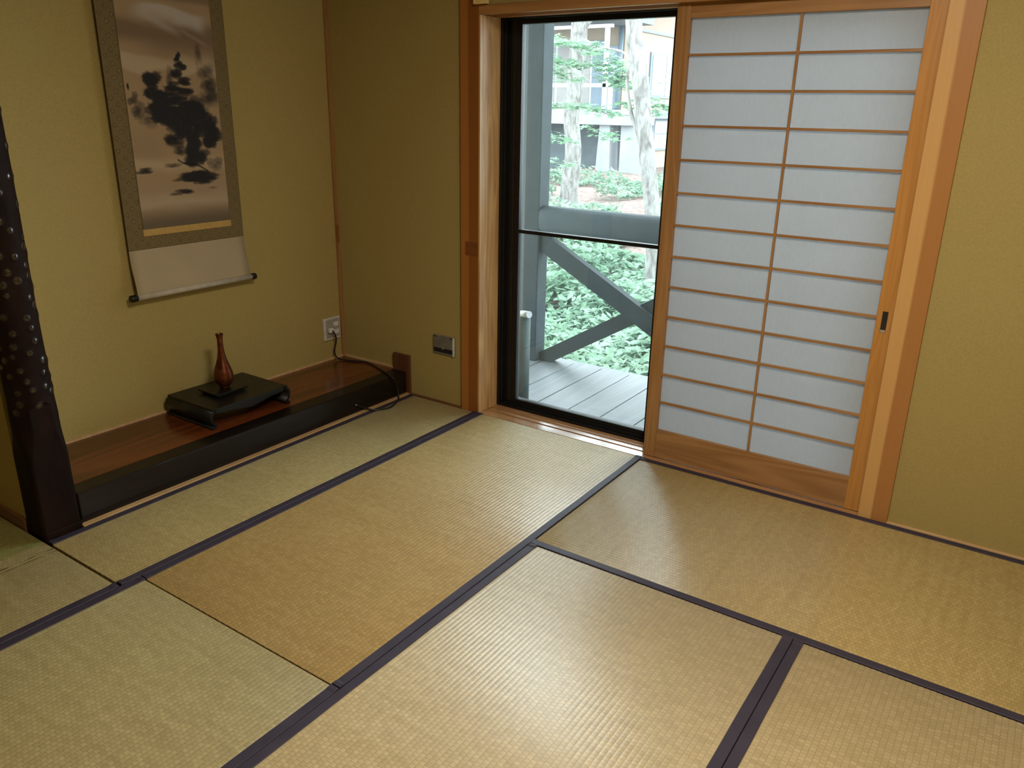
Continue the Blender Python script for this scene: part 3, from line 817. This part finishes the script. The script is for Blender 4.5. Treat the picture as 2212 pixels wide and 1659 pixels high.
LB = [[(-5.2,7.2,2.35),(-4.75,7.1,2.27),(-4.35,7,2.22),(-4.0,7,2.08),(-3.75,6.9,1.90)],
      [(-5.2,7.2,2.12),(-4.8,7.1,2.05),(-4.5,7.0,1.98),(-4.15,7,1.98),(-3.85,7,1.85),(-3.6,6.9,1.70)],
      [(-5.1,7.2,1.98),(-4.85,7.1,1.9),(-4.6,7.05,1.80)],
      [(-3.95,7,1.78),(-3.6,7,1.70),(-3.3,7,1.55),(-3.05,7,1.42)],
      [(-4.95,7.1,1.48),(-4.6,7.1,1.46),(-4.2,7,1.44),(-3.95,7,1.36)],
      [(-4.25,7,1.20),(-4.05,7,1.14),(-3.85,7,1.05)],
      [(-5.0,7.1,1.10),(-4.8,7.1,1.03),(-4.6,7.1,1.0)],
      [(-4.95,7.1,.74),(-4.78,7.1,.70),(-4.62,7.1,.66)],
      [(-3.75,7,1.5),(-3.55,7,1.47),(-3.3,7,1.38)]]
SN = [150,150,50,95,70,26,28,22,30]
tree('leaning pale tree nearest the railing with a thin forked limb and layered leafy sprays',
     [(-2.62,6.0,-.86),(-2.68,6.0,-.6),(-2.74,6.0,.15),(-2.86,6.0,.8),(-2.965,6.0,1.36),(-3.06,6.0,1.9),(-3.165,6.0,2.4),(-3.4,6.1,4.5)],
     [.125,.10,.092,.092,.098,.096,.092,.07],
     [([(-2.94,6.0,1.02),(-3.02,6.0,1.17),(-3.12,6.0,1.38),(-3.22,6.05,1.68),(-3.3,6.2,1.95),(-3.6,6.6,2.1),(-4.2,7.0,2.2),(-5.2,7.2,2.36)], .030, .008)] +
     [(P, .004, .005) for P in LB[1:]], [(P, .12, int(n*2.2), .085) for P, n in zip(LB, SN)], M['leaf'], 2)

# ------------------------------------------------------------------ neighbouring house
hs = thing('neighbour_house', (-10.5, 19, -.4), 'pale neighbouring house with a concrete balcony and white railing beyond the trees', 'house')
HX = -10.14
MB().box(-16, HX, 19.5, 19.7, 1.2, 5.4).build('front_wall', M['stuccoG'], hs)
MB().box(HX-.25, HX, 19.7, 30, -.6, 6.4).build('side_wall', M['stucco'], hs)
MB().box(-16, HX-.02, 19.62, 19.9, -.6, 1.2).build('lower_wall', M['concreteD'], hs)
MB().box(-16, -9.03, 18.0, 19.5, 1.03, 1.44).build('balcony_slab', M['concrete'], hs)
MB().box(-9.41, -8.75, 18.15, 18.6, -.7, 1.03).build('pier', M['concrete'], hs)
MB().add([(-10.19,18.1,-.9),(-9.66,18.1,-.9),(-9.66,18.6,-.9),(-10.19,18.6,-.9),(-10.07,18.1,1.03),(-9.745,18.1,1.03),(-9.745,18.6,1.03),(-10.07,18.6,1.03)],
         [(0,3,2,1),(4,5,6,7),(0,1,5,4),(1,2,6,5),(2,3,7,6),(3,0,4,7)]).build('tapered_column', M['concrete'], hs)
MB().box(-16, -9.3, 17.9, 19.6, 3.72, 3.95).build('eave', M['soffit'], hs)
MB().box(-16, -9.75, 17.95, 18.05, 3.55, 3.64).build('eave_beam', M['whitep'], hs)
MB().box(-9.985, -9.875, 17.98, 18.08, 1.44, 3.56).build('balcony_post', M['whitep'], hs)
MB().box(-9.80, -9.70, 17.98, 18.08, 1.44, 2.06).build('balcony_post', M['whitep'], hs)
MB().box(-16, -9.55, 17.98, 18.06, 2.03, 2.13).build('balcony_rail', M['whitep'], hs)
w = MB().box(-13.6, -11.15, 19.44, 19.5, 1.50, 3.35).build('balcony_window', M['whitep'], hs)
MB().box(-13.5, -12.45, 19.42, 19.44, 1.56, 3.25).build('curtained_pane', M['curtain'], w)
MB().box(-12.35, -11.22, 19.42, 19.44, 1.56, 3.25).build('curtained_pane', M['curtain'], w)
MB().box(-11.14, -10.70, 19.42, 19.5, 1.44, 3.35).build('dark_doorway', M['darkglass'], hs)
MB().box(-10.66, -10.30, 19.42, 19.5, 1.44, 3.20).build('dark_pane', M['darkglass'], hs)
MB().tube([(-10.20,19.38,1.3),(-10.20,19.38,3.75)], .07, 12).build('downpipe', M['bluegrey'], hs)
MB().box(HX, HX+.06, 19.7, 30, 3.66, 3.74).build('wall_trim', M['bluegrey'], hs)
w = MB().box(HX, HX+.05, 21.25, 23.6, 1.82, 3.14).build('side_window', M['bluegrey'], hs)
MB().box(HX+.05, HX+.07, 21.38, 22.36, 1.90, 3.07).build('window_pane', M['whitep'], w)
MB().box(HX+.05, HX+.07, 22.42, 23.5, 1.90, 3.07).build('window_pane', M['whitep'], w)
MB().box(HX, HX+.35, 20.6, 30, 1.20, 1.42).build('side_ledge', M['bluegrey'], hs)
w = MB().box(HX, HX+.05, 21.75, 23.6, .20, 1.18).build('lower_window', M['bluegrey'], hs)
MB().box(HX+.05, HX+.07, 21.85, 23.5, .74, 1.12).build('window_pane', M['whitep'], w)
MB().box(HX+.05, HX+.07, 21.85, 23.5, .26, .70).build('window_pane', M['whitep'], w)
MB().add([(-17,17.6,4.0),(-8.9,17.6,4.0),(-8.9,31,4.0+2.2),(-17,31,6.2),(-17,17.6,4.15),(-8.9,17.6,4.15),(-8.9,31,6.4),(-17,31,6.4)],
         [(0,3,2,1),(4,5,6,7),(0,1,5,4),(1,2,6,5),(2,3,7,6),(3,0,4,7)]).build('roof', M['soffit'], hs)

# ------------------------------------------------------------------ light
wl = bpy.data.worlds.new('overcast_sky'); sc.world = wl; wl.use_nodes = True
wt = wl.node_tree; wt.nodes.clear()
wo = wt.nodes.new('ShaderNodeOutputWorld'); bg = wt.nodes.new('ShaderNodeBackground')
bg.inputs[0].default_value = (.93,.975,1.05,1); bg.inputs[1].default_value = 10.5
wt.links.new(bg.outputs[0], wo.inputs[0])

def area(name, loc, rot, sx, sy, power, col=(1,1,1), portal=False):
    l = bpy.data.lights.new(name, 'AREA'); l.shape = 'RECTANGLE'; l.size = sx; l.size_y = sy
    l.energy = power; l.color = col
    o = bpy.data.objects.new(name, l); COL.objects.link(o); o.location = loc; o.rotation_euler = rot
    if portal: l.cycles.is_portal = True
    return o
area('doorway_portal', (0, .40, .9), (math.radians(-90),0,0), 1.85, 1.9, 1, portal=True)
area('ceiling_lamp', (1.05, -1.80, 2.38), (0,0,0), .5, .5, 58, (1,.91,.76))

# ------------------------------------------------------------------ camera
cam = bpy.data.cameras.new('camera'); co = bpy.data.objects.new('camera', cam); COL.objects.link(co)
F, yaw, pitch, roll = 1710.27, -.5947, .3341, .0180
fw = Vector((math.sin(yaw)*math.cos(pitch), math.cos(yaw)*math.cos(pitch), -math.sin(pitch)))
r = Vector((math.cos(yaw), -math.sin(yaw), 0)); u = r.cross(fw)
r2 = r*math.cos(roll) + u*math.sin(roll); u2 = -r*math.sin(roll) + u*math.cos(roll)
co.matrix_world = Matrix(((r2.x,u2.x,-fw.x,1.2785),(r2.y,u2.y,-fw.y,-2.9024),(r2.z,u2.z,-fw.z,1.4065),(0,0,0,1)))
cam.sensor_fit = 'HORIZONTAL'; cam.sensor_width = 36; cam.lens = F*36/2212
cam.clip_start = .02; cam.clip_end = 200
sc.camera = co

sc.view_settings.view_transform = 'Standard'; sc.view_settings.look = 'None'
sc.view_settings.exposure = 0; sc.view_settings.gamma = 1; sc.view_settings.use_curve_mapping = False
